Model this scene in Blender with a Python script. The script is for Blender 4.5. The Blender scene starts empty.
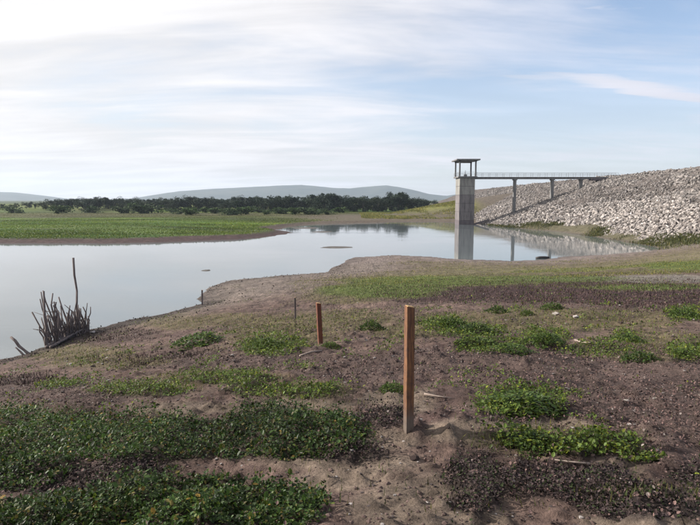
import bpy, math, random
import numpy as np

# ------------------------------------------------------------------ camera, sky, sun, exposure
S = bpy.context.scene
COL = S.collection
R = math.radians
CAM_Z, FPX, PITCH = 7.0, 560.0, math.atan(62.5/560.0)
cd = bpy.data.cameras.new('camera'); cam = bpy.data.objects.new('camera', cd); COL.objects.link(cam)
cd.sensor_width = 36.0; cd.lens = 36.0*FPX/700.0; cd.clip_start = 0.05; cd.clip_end = 20000
cam.location = (0, 0, CAM_Z); cam.rotation_euler = (R(90)-PITCH, 0, 0)
S.camera = cam

SUN_EL, SUN_AZ = R(27), R(7)          # sun stands to the left (-X), a little ahead of the camera (+Y)
sun_dir = np.array([-math.cos(SUN_EL)*math.cos(SUN_AZ), math.cos(SUN_EL)*math.sin(SUN_AZ), math.sin(SUN_EL)])
sd = bpy.data.lights.new('sun', 'SUN'); sd.energy = 5.0; sd.angle = R(0.8); sd.color = (1.0, 0.94, 0.87)
sun = bpy.data.objects.new('sun', sd); COL.objects.link(sun)
from mathutils import Vector
sun.rotation_euler = Vector(-sun_dir).to_track_quat('-Z', 'Y').to_euler()
sun.location = (-30, 5, 40)

W = bpy.data.worlds.new('World'); S.world = W; W.use_nodes = True
nt = W.node_tree; nt.nodes.clear()
class NB:
    """tiny node-graph helper"""
    def __init__(s, tree): s.t = tree
    def n(s, kind, **kw):
        nd = s.t.nodes.new(kind)
        for k, v in kw.items():
            if k.startswith('_'): setattr(nd, k[1:], v)
        return nd
    def l(s, a, b): s.t.links.new(a, b)
    def val(s, sock, v):
        if hasattr(v, 'is_output'): s.l(v, sock)
        else: sock.default_value = v
    def math(s, op, a, b=0.0, clamp=False):
        nd = s.t.nodes.new('ShaderNodeMath'); nd.operation = op; nd.use_clamp = clamp
        s.val(nd.inputs[0], a); s.val(nd.inputs[1], b); return nd.outputs[0]
    def vmath(s, op, a, b=None):
        nd = s.t.nodes.new('ShaderNodeVectorMath'); nd.operation = op
        s.val(nd.inputs[0], a)
        if b is not None: s.val(nd.inputs[1], b)
        return nd
    def ss(s, x, a, b, lo=0.0, hi=1.0):
        nd = s.t.nodes.new('ShaderNodeMapRange'); nd.interpolation_type = 'SMOOTHSTEP'
        s.val(nd.inputs[0], x); nd.inputs[1].default_value = a; nd.inputs[2].default_value = b
        nd.inputs[3].default_value = lo; nd.inputs[4].default_value = hi; return nd.outputs[0]
    def mix(s, f, a, b, blend='MIX'):
        nd = s.t.nodes.new('ShaderNodeMix'); nd.data_type = 'RGBA'; nd.blend_type = blend
        s.val(nd.inputs[0], f); s.val(nd.inputs[6], a); s.val(nd.inputs[7], b); return nd.outputs[2]
    def noise(s, vec, scale, detail=4, rough=0.55, dist=0.0):
        nd = s.t.nodes.new('ShaderNodeTexNoise')
        if vec is not None: s.l(vec, nd.inputs['Vector'])
        nd.inputs['Scale'].default_value = scale; nd.inputs['Detail'].default_value = detail
        nd.inputs['Roughness'].default_value = rough; nd.inputs['Distortion'].default_value = dist
        return nd.outputs['Fac']
    def mapping(s, vec, scale=(1,1,1), loc=(0,0,0), rot=(0,0,0)):
        nd = s.t.nodes.new('ShaderNodeMapping'); s.l(vec, nd.inputs[0])
        nd.inputs['Scale'].default_value = scale; nd.inputs['Location'].default_value = loc; nd.inputs['Rotation'].default_value = rot
        return nd.outputs[0]
b = NB(nt)
sky = b.n('ShaderNodeTexSky'); sky.sky_type = 'NISHITA'; sky.sun_disc = False
sky.sun_elevation = SUN_EL; sky.sun_rotation = math.atan2(sun_dir[0], sun_dir[1])
sky.air_density = 1.0; sky.dust_density = 0.9; sky.ozone_density = 3.0; sky.altitude = 50
tc = b.n('ShaderNodeTexCoord')
d = b.vmath('NORMALIZE', tc.outputs['Generated']).outputs[0]
sep = b.n('ShaderNodeSeparateXYZ'); b.l(d, sep.inputs[0])
zc = b.math('MAXIMUM', sep.outputs[2], 0.0)
den = b.math('ADD', zc, 0.13)
comb = b.n('ShaderNodeCombineXYZ')
b.l(b.math('DIVIDE', sep.outputs[0], den), comb.inputs[0]); b.l(b.math('DIVIDE', sep.outputs[1], den), comb.inputs[1])
flat = comb.outputs[0]                      # the cloud deck seen from below: streaks flatten towards the horizon
dots = b.vmath('DOT_PRODUCT', d, tuple(sun_dir)).outputs['Value']
n_big = b.noise(b.mapping(flat, (0.42, 0.62, 1), (3.1, 1.7, 0), (0, 0, R(12))), 1.0, 5, 0.55, 0.3)
n_str = b.noise(b.mapping(flat, (0.55, 1.7, 1), (0.4, 5.2, 0), (0, 0, R(-14))), 1.3, 7, 0.58, 0.5)
n_wsp = b.noise(b.mapping(flat, (0.8, 3.4, 1), (7.7, 2.2, 0), (0, 0, R(-20))), 1.6, 6, 0.6, 0.8)
veil = b.ss(dots, -0.25, 0.5, 0.0, 0.5)   # thin high veil, whiter towards the sun
cov = b.math('ADD', b.math('MULTIPLY', n_big, 1.1), b.math('MULTIPLY', n_str, 0.8))
cov = b.math('ADD', cov, veil)
c1 = b.ss(cov, 0.66, 1.42)
c2 = b.math('MULTIPLY', b.ss(n_wsp, 0.50, 0.72), 0.6)
cloud = b.math('MAXIMUM', c1, c2)
stk = b.vmath('SUBTRACT', flat, (1.58, 2.97, 0)).outputs[0]      # one long bright streak of cirrus in the deck
ss_ = b.n('ShaderNodeSeparateXYZ'); b.l(b.mapping(stk, (1, 1, 1), (0, 0, 0), (0, 0, R(-14))), ss_.inputs[0])
wv = b.math('MULTIPLY', b.math('SUBTRACT', n_wsp, 0.5), 0.30)
su = b.math('DIVIDE', ss_.outputs[0], 0.80); sv = b.math('DIVIDE', b.math('ADD', ss_.outputs[1], wv), 0.115)
s2 = b.math('ADD', b.math('MULTIPLY', su, su), b.math('MULTIPLY', sv, sv))
cloud = b.math('MAXIMUM', cloud, b.math('MULTIPLY', b.ss(s2, 0.0, 1.4, 1.0, 0.0), 0.95))
hz = b.ss(sep.outputs[2], 0.0, 0.34, 0.62, 0.12)
cloud = b.math('MAXIMUM', cloud, hz)
glow = b.ss(dots, -0.5, 0.6, 0.0, 1.0)
glum = b.math('MULTIPLY', b.ss(dots, -0.5, 0.9, 0.52, 0.62), b.ss(n_str, 0.3, 0.7, 0.86, 1.08))
ccol = b.mix(glow, (0.89, 0.89, 1.0, 1), (0.97, 0.955, 0.965, 1))
cs = b.vmath('SCALE', ccol); b.val(cs.inputs[3], glum)
skys = b.vmath('SCALE', sky.outputs[0]); skys.inputs[3].default_value = 0.115
tot = b.mix(cloud, skys.outputs[0], cs.outputs[0])
bg = b.n('ShaderNodeBackground'); b.l(tot, bg.inputs[0]); bg.inputs[1].default_value = 1.0
wo = b.n('ShaderNodeOutputWorld'); b.l(bg.outputs[0], wo.inputs[0])

S.view_settings.view_transform = 'Standard'; S.view_settings.look = 'None'
S.view_settings.exposure = 0.75; S.view_settings.gamma = 1.0; S.view_settings.use_curve_mapping = False
S.render.engine = 'CYCLES'
S.cycles.max_bounces = 6; S.cycles.volume_bounces = 0; S.cycles.use_denoising = True

rng = np.random.default_rng(7); random.seed(7)

# ------------------------------------------------------------------ helpers
def tag(o, label=None, cat=None, group=None, kind=None):
    if label: o['label'] = label
    if cat: o['category'] = cat
    if group: o['group'] = group
    if kind: o['kind'] = kind
    return o
def empty(name, loc=(0,0,0), rz=0.0):
    o = bpy.data.objects.new(name, None); COL.objects.link(o); o.location = loc; o.rotation_euler = (0,0,rz)
    o.empty_display_size = 0.2; return o
def link(name, me, parent=None):
    o = bpy.data.objects.new(name, me); COL.objects.link(o)
    if parent is not None: o.parent = parent
    return o
def np_mesh(name, V, F, mat, cols=None, smooth=False):
    """V (n,3), F (m,k) all faces with k corners"""
    V = np.ascontiguousarray(V, dtype=np.float32); F = np.ascontiguousarray(F, dtype=np.int32)
    me = bpy.data.meshes.new(name); m, k = F.shape
    me.vertices.add(len(V)); me.vertices.foreach_set('co', V.ravel())
    me.loops.add(m*k); me.loops.foreach_set('vertex_index', F.ravel())
    me.polygons.add(m); me.polygons.foreach_set('loop_start', np.arange(0, m*k, k, dtype=np.int32))
    me.polygons.foreach_set('use_smooth', np.full(m, smooth))
    if cols is not None:
        a = me.color_attributes.new('Col', 'FLOAT_COLOR', 'POINT')
        c4 = np.ones((len(V), 4), np.float32); c4[:, :3] = cols; a.data.foreach_set('color', c4.ravel())
    me.update(calc_edges=True); me.materials.append(mat); return me
def scatter(name, tv, tf, Rm, sc, T, mat, cols, smooth=False):
    """N copies of a small template baked into one mesh"""
    tv = np.asarray(tv, float); N = len(T); k = len(tv)
    sc = np.asarray(sc, float)
    if sc.ndim == 1: sc = np.repeat(sc[:, None], 3, 1)
    P = tv[None]*sc[:, None, :]
    P = np.einsum('nij,nkj->nki', Rm, P) + T[:, None, :]
    F = (np.asarray(tf)[None] + (np.arange(N)*k)[:, None, None]).reshape(-1, len(tf[0]))
    return np_mesh(name, P.reshape(-1, 3), F, mat, np.repeat(cols, k, 0), smooth)
def rotz(a):
    c, s, o, i = np.cos(a), np.sin(a), np.zeros_like(a), np.ones_like(a)
    return np.stack([np.stack([c,-s,o],-1), np.stack([s,c,o],-1), np.stack([o,o,i],-1)], -2)
def rotx(a):
    c, s, o, i = np.cos(a), np.sin(a), np.zeros_like(a), np.ones_like(a)
    return np.stack([np.stack([i,o,o],-1), np.stack([o,c,-s],-1), np.stack([o,s,c],-1)], -2)
def roty(a):
    c, s, o, i = np.cos(a), np.sin(a), np.zeros_like(a), np.ones_like(a)
    return np.stack([np.stack([c,o,s],-1), np.stack([o,i,o],-1), np.stack([-s,o,c],-1)], -2)
def hash2(ix, iy, seed):
    h = (ix.astype(np.int64)*374761393 + iy.astype(np.int64)*668265263 + seed*1274126177) & 0xFFFFFFFF
    h = ((h ^ (h >> 13))*1274126177) & 0xFFFFFFFF
    h = ((h ^ (h >> 16))*2246822519) & 0xFFFFFFFF
    return ((h ^ (h >> 15)) & 0xFFFFFF)/float(0xFFFFFF)
def vnoise(x, y, seed=0):
    ix, iy = np.floor(x), np.floor(y); fx, fy = x-ix, y-iy
    fx = fx*fx*(3-2*fx); fy = fy*fy*(3-2*fy)
    a = hash2(ix, iy, seed); c = hash2(ix+1, iy, seed); e = hash2(ix, iy+1, seed); g = hash2(ix+1, iy+1, seed)
    return (a*(1-fx)+c*fx)*(1-fy) + (e*(1-fx)+g*fx)*fy
def fbm(x, y, seed=0, oct=4, gain=0.5):
    t, amp, nrm = 0.0, 1.0, 0.0
    for i in range(oct):
        t = t + amp*vnoise(x*(2.03**i)+i*17.3, y*(2.03**i)-i*9.1, seed+i); nrm += amp; amp *= gain
    return t/nrm
def sstep(x, a, c):
    t = np.clip((x-a)/(c-a), 0, 1); return t*t*(3-2*t)
sp, cp = math.sin(PITCH), math.cos(PITCH)
def at_z(px, py, z):
    """where the sight line of a photo pixel meets level z"""
    u, v = (px-350)/FPX, (262.5-py)/FPX
    dx, dy, dz = u, cp+v*sp, -sp+v*cp
    t = (z-CAM_Z)/dz; return np.array([dx*t, dy*t])
def project(x, y, z):
    dz = z-CAM_Z; dep = np.maximum(y*cp - dz*sp, 1e-3); up = y*sp + dz*cp
    return 350+FPX*x/dep, 262.5-FPX*up/dep, np.where(y*cp-dz*sp > 0.3, dep, -1)

# ------------------------------------------------------------------ materials
def mat_new(name):
    m = bpy.data.materials.new(name); m.use_nodes = True; t = m.node_tree
    return m, NB(t), t.nodes['Principled BSDF']
def col_mat(name, rough=0.8, spec=0.3, nscale=0, namp=0.3, bump=0.0, bscale=30, trans=0.0, tint=(1,1,1)):
    """albedo from the mesh's own per-piece colour, broken up by noise"""
    m, q, p = mat_new(name)
    a = q.n('ShaderNodeAttribute'); a.attribute_name = 'Col'
    c = a.outputs['Color']; geo = q.n('ShaderNodeNewGeometry')
    if nscale:
        n = q.noise(geo.outputs['Position'], nscale, 5, 0.65)
        f = q.math('ADD', q.math('MULTIPLY', n, 2*namp), 1-namp)
        v = q.vmath('SCALE', c); q.l(f, v.inputs[3]); c = v.outputs[0]
    q.l(c, p.inputs['Base Color']); p.inputs['Roughness'].default_value = rough
    p.inputs['Specular IOR Level'].default_value = spec
    if bump:
        bn = q.n('ShaderNodeBump'); bn.inputs['Strength'].default_value = bump; bn.inputs['Distance'].default_value = 0.05
        q.l(q.noise(geo.outputs['Position'], bscale, 6, 0.7), bn.inputs['Height']); q.l(bn.outputs[0], p.inputs['Normal'])
    if trans:
        tr = q.n('ShaderNodeBsdfTranslucent'); q.l(c, tr.inputs[0])
        mx = q.n('ShaderNodeMixShader'); mx.inputs[0].default_value = trans
        q.l(p.outputs[0], mx.inputs[1]); q.l(tr.outputs[0], mx.inputs[2])
        q.l(mx.outputs[0], q.t.nodes['Material Output'].inputs[0])
    return m
def plain_mat(name, c1, c2, nscale=6, rough=0.8, spec=0.3, bump=0.2, stretch=(1,1,1), lo=0.35, hi=0.65):
    m, q, p = mat_new(name); t = q.n('ShaderNodeTexCoord')
    v = q.mapping(t.outputs['Object'], stretch)
    n = q.noise(v, nscale, 6, 0.65)
    q.l(q.mix(q.ss(n, lo, hi), (*c1, 1), (*c2, 1)), p.inputs['Base Color'])
    p.inputs['Roughness'].default_value = rough; p.inputs['Specular IOR Level'].default_value = spec
    bn = q.n('ShaderNodeBump'); bn.inputs['Strength'].default_value = bump; bn.inputs['Distance'].default_value = 0.02
    q.l(n, bn.inputs['Height']); q.l(bn.outputs[0], p.inputs['Normal']); return m

def ground_mat():
    m, q, p = mat_new('ground_soil'); geo = q.n('ShaderNodeNewGeometry')
    a = q.n('ShaderNodeAttribute'); a.attribute_name = 'Col'; pos = geo.outputs['Position']
    n1 = q.noise(pos, 9.0, 8, 0.72); n2 = q.noise(pos, 55.0, 5, 0.7); n3 = q.noise(pos, 1.1, 5, 0.6)
    f = q.math('MULTIPLY', q.ss(n1, 0.25, 0.75, 0.55, 1.45), q.ss(n2, 0.25, 0.75, 0.7, 1.3))
    n4 = q.noise(pos, 3.3, 6, 0.7)
    f = q.math('MULTIPLY', f, q.ss(n3, 0.3, 0.7, 0.72, 1.22)); f = q.math('MULTIPLY', f, q.ss(n4, 0.3, 0.7, 0.72, 1.24))
    v = q.vmath('SCALE', a.outputs['Color']); q.l(f, v.inputs[3])
    q.l(v.outputs[0], p.inputs['Base Color'])
    p.inputs['Roughness'].default_value = 0.92; p.inputs['Specular IOR Level'].default_value = 0.15
    h = q.math('ADD', q.math('ADD', q.math('MULTIPLY', n1, 1.0), q.math('MULTIPLY', n2, 0.4)), q.math('MULTIPLY', n4, 1.6))
    bn = q.n('ShaderNodeBump'); bn.inputs['Strength'].default_value = 0.9; bn.inputs['Distance'].default_value = 0.035
    q.l(h, bn.inputs['Height']); q.l(bn.outputs[0], p.inputs['Normal']); return m
def water_mat():
    m, q, p = mat_new('turbid_water'); geo = q.n('ShaderNodeNewGeometry'); pos = geo.outputs['Position']
    p.inputs['Base Color'].default_value = (0.118, 0.138, 0.142, 1)
    p.inputs['Roughness'].default_value = 0.04; p.inputs['IOR'].default_value = 1.42; p.inputs['Specular IOR Level'].default_value = 0.5
    w1 = q.noise(q.mapping(pos, (0.9, 1.6, 1)), 1.4, 4, 0.6); w2 = q.noise(q.mapping(pos, (0.35, 1.3, 1)), 0.10, 4, 0.6)
    bn = q.n('ShaderNodeBump'); bn.inputs['Distance'].default_value = 0.02
    q.l(q.ss(w2, 0.42, 0.68, 0.01, 0.28), bn.inputs['Strength'])
    q.l(w1, bn.inputs['Height']); q.l(bn.outputs[0], p.inputs['Normal']); return m
M_ground, M_water = ground_mat(), water_mat()
M_leaf = col_mat('broad_leaf', 0.5, 0.22, 0, trans=0.3)
M_grass = col_mat('grass_blade', 0.6, 0.3, 0, trans=0.25)
M_dead = col_mat('dead_litter', 0.85, 0.2, 60, 0.35)
M_rock = col_mat('riprap_rock', 0.9, 0.2, 1.6, 0.55, 0.8, 5)
M_stone = col_mat('pale_stone', 0.85, 0.25, 40, 0.25, 0.4, 60)
M_tree = col_mat('tree_leaf', 0.7, 0.2, 0, trans=0.15)
M_bark = plain_mat('grey_bark', (0.06, 0.045, 0.035), (0.11, 0.09, 0.075), 20, stretch=(1,1,0.2))

# ------------------------------------------------------------------ terrain: shorelines read off the photograph at water level
near_px = [(0,360),(30,352),(45,347),(82,331),(107,326),(130,319.5),(160,315),(178,310),(200,304),(199,297),(207,288),(228,280.5),(279,276),
           (325,272),(341,264),(355,257.5),(381,255.5),(400,255.5),(427,256.5),(456,259),(511,261),(541,259.5),(563,257),(600,255),(640,252.5),
           (660,249.5),(652,246.3),(630,243),(609,239.6),(590,236.3),(560,232.3),(521,228.8),(500,226.8),(484,225)]
far_px = [(484,225),(465,222.5),(430,222),(400,222),(365,223),(341,223.6),(318,224.2),(300,226),(283,228.3),(276,229.8),(288,231.4),(293,232.8),
          (275,236),(249,239),(200,241),(160,242.5),(100,243.5),(50,243.3),(0,243.5)]
NEAR = np.array([(-260,-45),(-120,-12),(-60,4),(-30,15)] + [tuple(at_z(x,y,0)) for x,y in near_px])
FAR = np.array([tuple(at_z(x,y,0)) for x,y in far_px] + [(-90,90),(-150,87),(-260,80)])
LAKE = np.vstack([NEAR, FAR[1:]])
def resample(P, step):
    out = [P[0]]
    for a_, c_ in zip(P[:-1], P[1:]):
        n = max(1, int(np.linalg.norm(c_-a_)/step))
        for i in range(1, n+1): out.append(a_+(c_-a_)*i/n)
    return np.array(out)
def seg_dist(x, y, P):
    best = np.full(x.shape, 1e9)
    for (ax, ay), (bx_, by_) in zip(P[:-1], P[1:]):
        ex, ey = bx_-ax, by_-ay
        t = np.clip(((x-ax)*ex+(y-ay)*ey)/(ex*ex+ey*ey+1e-9), 0, 1)
        best = np.minimum(best, np.hypot(x-ax-t*ex, y-ay-t*ey))
    return best
def inside(x, y, P):
    r = np.zeros(x.shape, bool); n = len(P)
    for i in range(n):
        x1, y1 = P[i]; x2, y2 = P[(i+1) % n]
        if y1 == y2: continue
        c_ = ((y1 > y) != (y2 > y)) & (x < (x2-x1)*(y-y1)/(y2-y1)+x1); r ^= c_
    return r
land_px = [(350,525,5.35),(0,525,5.2),(700,525,5.42),(180,470,5.2),(408,434,5.33),(0,430,4.65),(0,400,3.6),(0,375,1.6),(100,380,3.4),(100,345,1.3),
           (200,345,3.3),(200,322,1.75),(320,345,4.41),(295,318,2.35),(202,308,0.35),(250,295,0.75),(330,290,1.5),(400,320,3.6),(400,300,2.6),(400,281,1.3),(400,265,0.35),
           (480,268,0.6),(550,380,5.05),(550,330,4.3),(550,302,3.5),(550,287,2.75),(550,273,1.25),(700,400,5.15),(700,330,4.4),(700,300,3.7),(700,285,3.1),
           (700,270,2.2),(700,260,1.75),(700,250,1.45),(700,236,1.8),(640,263,0.85),(620,282,2.6),(665,242,0.7),(640,231,1.5),(575,228.5,1.0),(530,226,0.7),(600,262,0.6)]
cpts = [(*at_z(x, y, z), z) for x, y, z in land_px]
cpts += [(0,-6,5.5),(12,-10,5.7),(-12,-8,4.9),(40,-20,6),(-30,-12,4.2),(-60,-40,4),(60,20,4.5),(50,45,3.0),(90,60,4.0),(70,100,3),(60,150,2),(-15,6,3.2),(-25,5,2.2)]
cpts += [(x, y, 0.0) for x, y in resample(NEAR, 9.0)]
cpts = np.array(cpts)
def tps(r2): return 0.5*r2*np.log(r2+1e-6)
_n = len(cpts); _A = np.zeros((_n+3, _n+3)); _xy = cpts[:, :2]/20.0
_A[:_n, :_n] = tps(((_xy[:, None]-_xy[None])**2).sum(-1)) + np.eye(_n)*2e-3
_A[:_n, _n] = 1; _A[:_n, _n+1:] = _xy; _A[_n:, :_n] = _A[:_n, _n:].T
_w = np.linalg.solve(_A, np.concatenate([cpts[:, 2], np.zeros(3)]))
def bank(x, y):
    X, Y = x/20.0, y/20.0; z = _w[_n] + _w[_n+1]*X + _w[_n+2]*Y
    for i in range(_n): z = z + _w[i]*tps((X-_xy[i,0])**2 + (Y-_xy[i,1])**2)
    return z
def height(x, y):
    """ground level everywhere, and the lake mask"""
    x = np.asarray(x, float); y = np.asarray(y, float)
    wob = 0.020*np.clip(np.hypot(x, y), 0, 110)
    xs = x + wob*(fbm(x*0.33, y*0.33, 31, 4)-0.5); ys = y + wob*(fbm(x*0.33, y*0.33, 37, 4)-0.5)
    ins = inside(xs, ys, LAKE); dn = seg_dist(xs, ys, NEAR); df = seg_dist(xs, ys, FAR); dd = np.minimum(dn, df)
    loc = np.hypot(x, y) < 320
    zn = np.zeros_like(x); zn[loc] = bank(x[loc], y[loc]); zn = np.clip(zn, -9, 7.5)
    zn = np.maximum(zn, 0.03)*sstep(dn, 0, 3.5) + 0.02 + 0.02*np.minimum(dn, 3.0)
    zn = np.where(loc, zn, 5.0)
    zf = 0.06*sstep(df, 0, 1) + 0.55*sstep(df, 0.5, 5) + 0.75*sstep(df, 5, 40) + 0.5*(fbm(x*0.02, y*0.02, 5, 3)-0.4)*sstep(df, 10, 60)
    hill = sstep(y + 6*(fbm(x*0.06, y*0.06, 8, 2)-0.5), 196, 236)*np.clip((x-17.0-0.10*(y-236))*0.235, 0, 12.4)*(1-sstep(y, 262, 330))
    hill = hill*(1-sstep(x, 140, 260))
    zf = zf + hill
    wgt = sstep(df/(dn+df+1e-6), 0.35, 0.65)
    z = wgt*zn + (1-wgt)*zf
    r = np.hypot(x, y)
    micro = (fbm(x*1.3, y*1.3, 11, 4)-0.5)*0.20 + (fbm(x*6, y*6, 12, 4, 0.6)-0.5)*0.07 + np.maximum(fbm(x*15, y*15, 13, 2)-0.6, 0)*0.17
    z = z + micro*sstep(dd, 0.3, 3.0)*np.clip(1.3-r/180.0, 0.15, 1)
    zw = -0.03-0.12*np.minimum(dd, 12)
    return np.where(ins, zw, np.maximum(z, 0.015)), ins, dn, df
def H(x, y): return height(np.atleast_1d(x), np.atleast_1d(y))[0]
def ground_px(px, py):
    """first hit of a pixel's sight line with the built ground"""
    u, v = (px-350)/FPX, (262.5-py)/FPX
    dv = np.array([u, cp+v*sp, -sp+v*cp]); ts = np.geomspace(1.2, 600, 2500)
    P = dv[None]*ts[:, None] + np.array([0, 0, CAM_Z]); hh = np.maximum(H(P[:, 0], P[:, 1]), 0.0)
    i = int(np.argmax(P[:, 2] <= hh)); return float(P[i, 0]), float(P[i, 1]), float(hh[i])

# zones of the ground, given as photo-pixel ellipses (cx, cy, rx, ry) and carried to the ground they lie on
Z_MAT = [(60,438,125,27),(190,440,100,22),(292,435,80,26),(20,434,60,24),(200,503,118,27),(60,516,100,22),(262,508,66,25),(5,470,70,22),(330,438,45,18)]
Z_WEED = [(520,404,52,15),(530,441,30,9),(590,445,52,12),(640,458,24,8),(640,497,60,13),(690,500,30,16),(300,391,42,8),(225,379,46,6),(140,391,50,6),
          (245,391,26,5),(470,331,34,8),(490,345,38,8),(545,337,24,9),(272,346,32,11),(690,352,24,10),(600,350,30,5),(625,338,14,5),(685,313,20,8),(440,325,22,7),(60,384,24,4)]
Z_DEAD = [(545,482,95,19),(640,500,70,18),(470,470,30,16),(60,482,90,16),(360,455,40,10),(690,475,30,14),(120,470,60,10),(385,418,30,12),(480,502,30,10)]
Z_GRASS = [(380,291,75,9),(450,281,130,6),(640,286,80,4),(400,286,90,7),(470,279,130,7),(600,281,60,4),(280,330,60,16),(340,320,60,10),(230,319,40,6),(75,352,55,8),(60,352,40,7),(110,362,60,7),(410,330,40,8),
           (560,320,120,12),(660,345,70,16),(220,378,70,8),(150,390,60,6),(300,390,50,8),(690,266,50,5),(640,272,50,3),(470,322,80,9),(175,322,40,8),(345,298,40,6),(560,440,90,16)]
Z_LITTER = [(560,290,190,13),(450,292,80,12),(640,300,90,10),(640,420,110,40),(560,372,130,28),(680,380,80,40),(440,362,70,16),(220,362,120,10),(70,390,90,14),(500,420,40,8),(360,370,60,14),(100,335,60,8)]
Z_SAND = [(440,505,90,34),(350,462,90,14),(330,480,60,12),(470,432,60,12),(390,440,40,14),(650,519,70,12),(620,468,32,11),(560,428,40,8),(300,405,60,6),(190,408,60,6),(400,400,40,14)]
Z_STRIP = [(385,290,62,8),(440,281,90,5),(540,279,80,3.2),(690,266,48,4.5),(650,287,60,3)]
Z_PATH = [(660,279,75,4.2),(560,279,60,2.5)]
def zone(px, py, Z):
    v = np.zeros_like(px)
    for cx, cy, rx, ry in Z: v = np.maximum(v, 1.35-np.hypot((px-cx)/rx, (py-cy)/ry))
    return np.clip(v, 0, 1.35)
def zones(x, y, z):
    """soft-edged zone weights; the edges are broken up by noise on the ground itself"""
    px, py, dep = project(x, y, z); ok = dep > 0
    n = (fbm(x*2.2, y*2.2, 51, 5, 0.6)-0.5)*1.9; n2 = (fbm(x*0.7, y*0.7, 52, 4)-0.5)*1.3
    f = lambda Z, nn, w: np.where(ok, sstep(zone(px, py, Z)+nn*0.6, 0.35-w, 0.35+w), 0)
    return {'mat': f(Z_MAT, n*0.55, 0.12), 'weed': f(Z_WEED, n, 0.15), 'dead': f(Z_DEAD, n, 0.2), 'grass': f(Z_GRASS, n2, 0.3),
            'litter': f(Z_LITTER, n2, 0.3), 'sand': f(Z_SAND, n, 0.25), 'path': f(Z_PATH, n2*0.5, 0.2), 'base': np.ones_like(x), 'strip': f(Z_STRIP, n2*0.8, 0.25),
            'tuft': sstep(fbm(x*1.7, y*1.7, 58, 3), 0.63, 0.70)*sstep(fbm(x*0.3, y*0.3, 59, 2), 0.35, 0.55)*sstep(y, 4.6, 6.5)}
def axis_vals(lo, hi, fine, start, g1, mid, g2, c0):
    out = [c0]; v = c0
    while v < hi:
        a_ = abs(v); st = fine if a_ < start else (a_*g1 if a_ < mid else a_*g2); v += max(fine, st); out.append(v)
    return out
xp = axis_vals(0, 5800, 0.032, 1.8, 0.018, 110, 0.09, 0.0)
gx = np.array([-v for v in xp[:0:-1]] + xp)
gy = np.array([-2500,-1200,-600,-300,-150,-90,-60,-45,-35,-28,-22,-17,-13,-10,-7.5,-5.5,-4,-2.8,-1.8,-1,-.4,.2,.7,1.1,1.4] + axis_vals(0, 5800, 0.026, 2.9, 0.009, 180, 0.07, 1.7))
GX, GY = np.meshgrid(gx, gy); nx_, ny_ = len(gx), len(gy)
X1, Y1 = GX.ravel(), GY.ravel(); Z1, INS, DN, DF = height(X1, Y1)
zw_ = zones(X1, Y1, Z1); r1 = np.hypot(X1, Y1)
def lerp(c, k, w): return c*(1-w[:, None]) + np.array(k)[None]*w[:, None]
cg = np.tile(np.array([0.128, 0.086, 0.073]), (len(X1), 1))
n_a = fbm(X1*0.9, Y1*0.9, 61, 4); n_b = fbm(X1*3.2, Y1*3.2, 62, 4)
cg = lerp(cg, (0.085, 0.055, 0.05), sstep(n_a, 0.42, 0.62)*0.8)
cg = lerp(cg, (0.165, 0.12, 0.098), sstep(n_b, 0.52, 0.7)*0.5)
cg = lerp(cg, (0.085, 0.060, 0.054), zw_['litter']*0.8)
cg = lerp(cg, (0.18, 0.138, 0.108), zw_['sand']*0.85)
cg = lerp(cg, (0.10, 0.098, 0.03), zw_['grass']*0.36)
cg = lerp(cg, (0.03, 0.027, 0.02), np.maximum(zw_['mat'], zw_['weed'])*0.7)
cg = lerp(cg, (0.032, 0.024, 0.023), zw_['dead']*0.8)
shore = sstep(14-DN*1.0, 0, 11)*sstep(r1, 24, 40)
cg = lerp(cg, (0.175, 0.142, 0.125), shore*0.92)
cg = lerp(cg, (0.045, 0.036, 0.033), sstep(4.0*(0.3+n_a)-np.minimum(DN, DF), 0, 3.0)*(0.85-0.55*sstep(r1, 34, 46)))
mid = sstep(Y1, 36, 48)*(1-sstep(np.minimum(DN, 99), 90, 99))
cg = lerp(cg, (0.15, 0.13, 0.075), mid*sstep(DN, 5, 14)*0.75)
cg = lerp(cg, (0.10, 0.115, 0.033), mid*sstep(DN, 10, 20)*sstep(fbm(X1*0.10, Y1*0.22, 71, 4), 0.42, 0.6)*0.8)
brow = np.where(Y1 > 1, zone(*project(X1, Y1, Z1)[:2], [(560,291,215,12),(430,293,70,9),(680,296,60,11)]), 0); brow = sstep(brow+(fbm(X1*0.5, Y1*0.9, 55, 4)-0.5)*0.7, 0.25, 0.6)*sstep(Y1, 12, 16)
cg = lerp(cg, (0.05, 0.03, 0.03), brow*0.9*(1-0.8*zw_['strip']))
cg = lerp(cg, (0.19, 0.17, 0.15), zw_['path']*0.8)
cg = lerp(cg, (0.095, 0.125, 0.028), zw_['strip']*0.75)
# far bank: bare mud foreshore, then green pasture in bands, drier further back
farw = (DF < DN) & ~INS
berm = sstep(Y1, 70, 84)*sstep(X1, 36, 40)*(1-sstep(Y1, 170, 190))
cg = lerp(cg, (0.085, 0.078, 0.042), berm*(0.35+0.65*sstep(DN, 0.3, 2.0))*0.85)
pas = np.tile(np.array([0.09, 0.135, 0.026]), (len(X1), 1))
nf = fbm(X1*0.016, Y1*0.05, 81, 4); nf2 = fbm(X1*0.05, Y1*0.12, 82, 3)
pas = lerp(pas, (0.05, 0.10, 0.02), sstep(nf, 0.5, 0.62))
pas = lerp(pas, (0.10, 0.088, 0.042), sstep(Y1 + 60*(nf-0.5), 165, 205)*(1-sstep(Y1 + 60*(nf2-0.5), 235, 290))*0.8)
pas = lerp(pas, (0.11, 0.095, 0.06), sstep(nf2, 0.58, 0.7)*0.45)
pas = lerp(pas, (0.06, 0.075, 0.03), sstep(Y1, 420, 900))
mud = (0.07, 0.046, 0.043)
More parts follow.
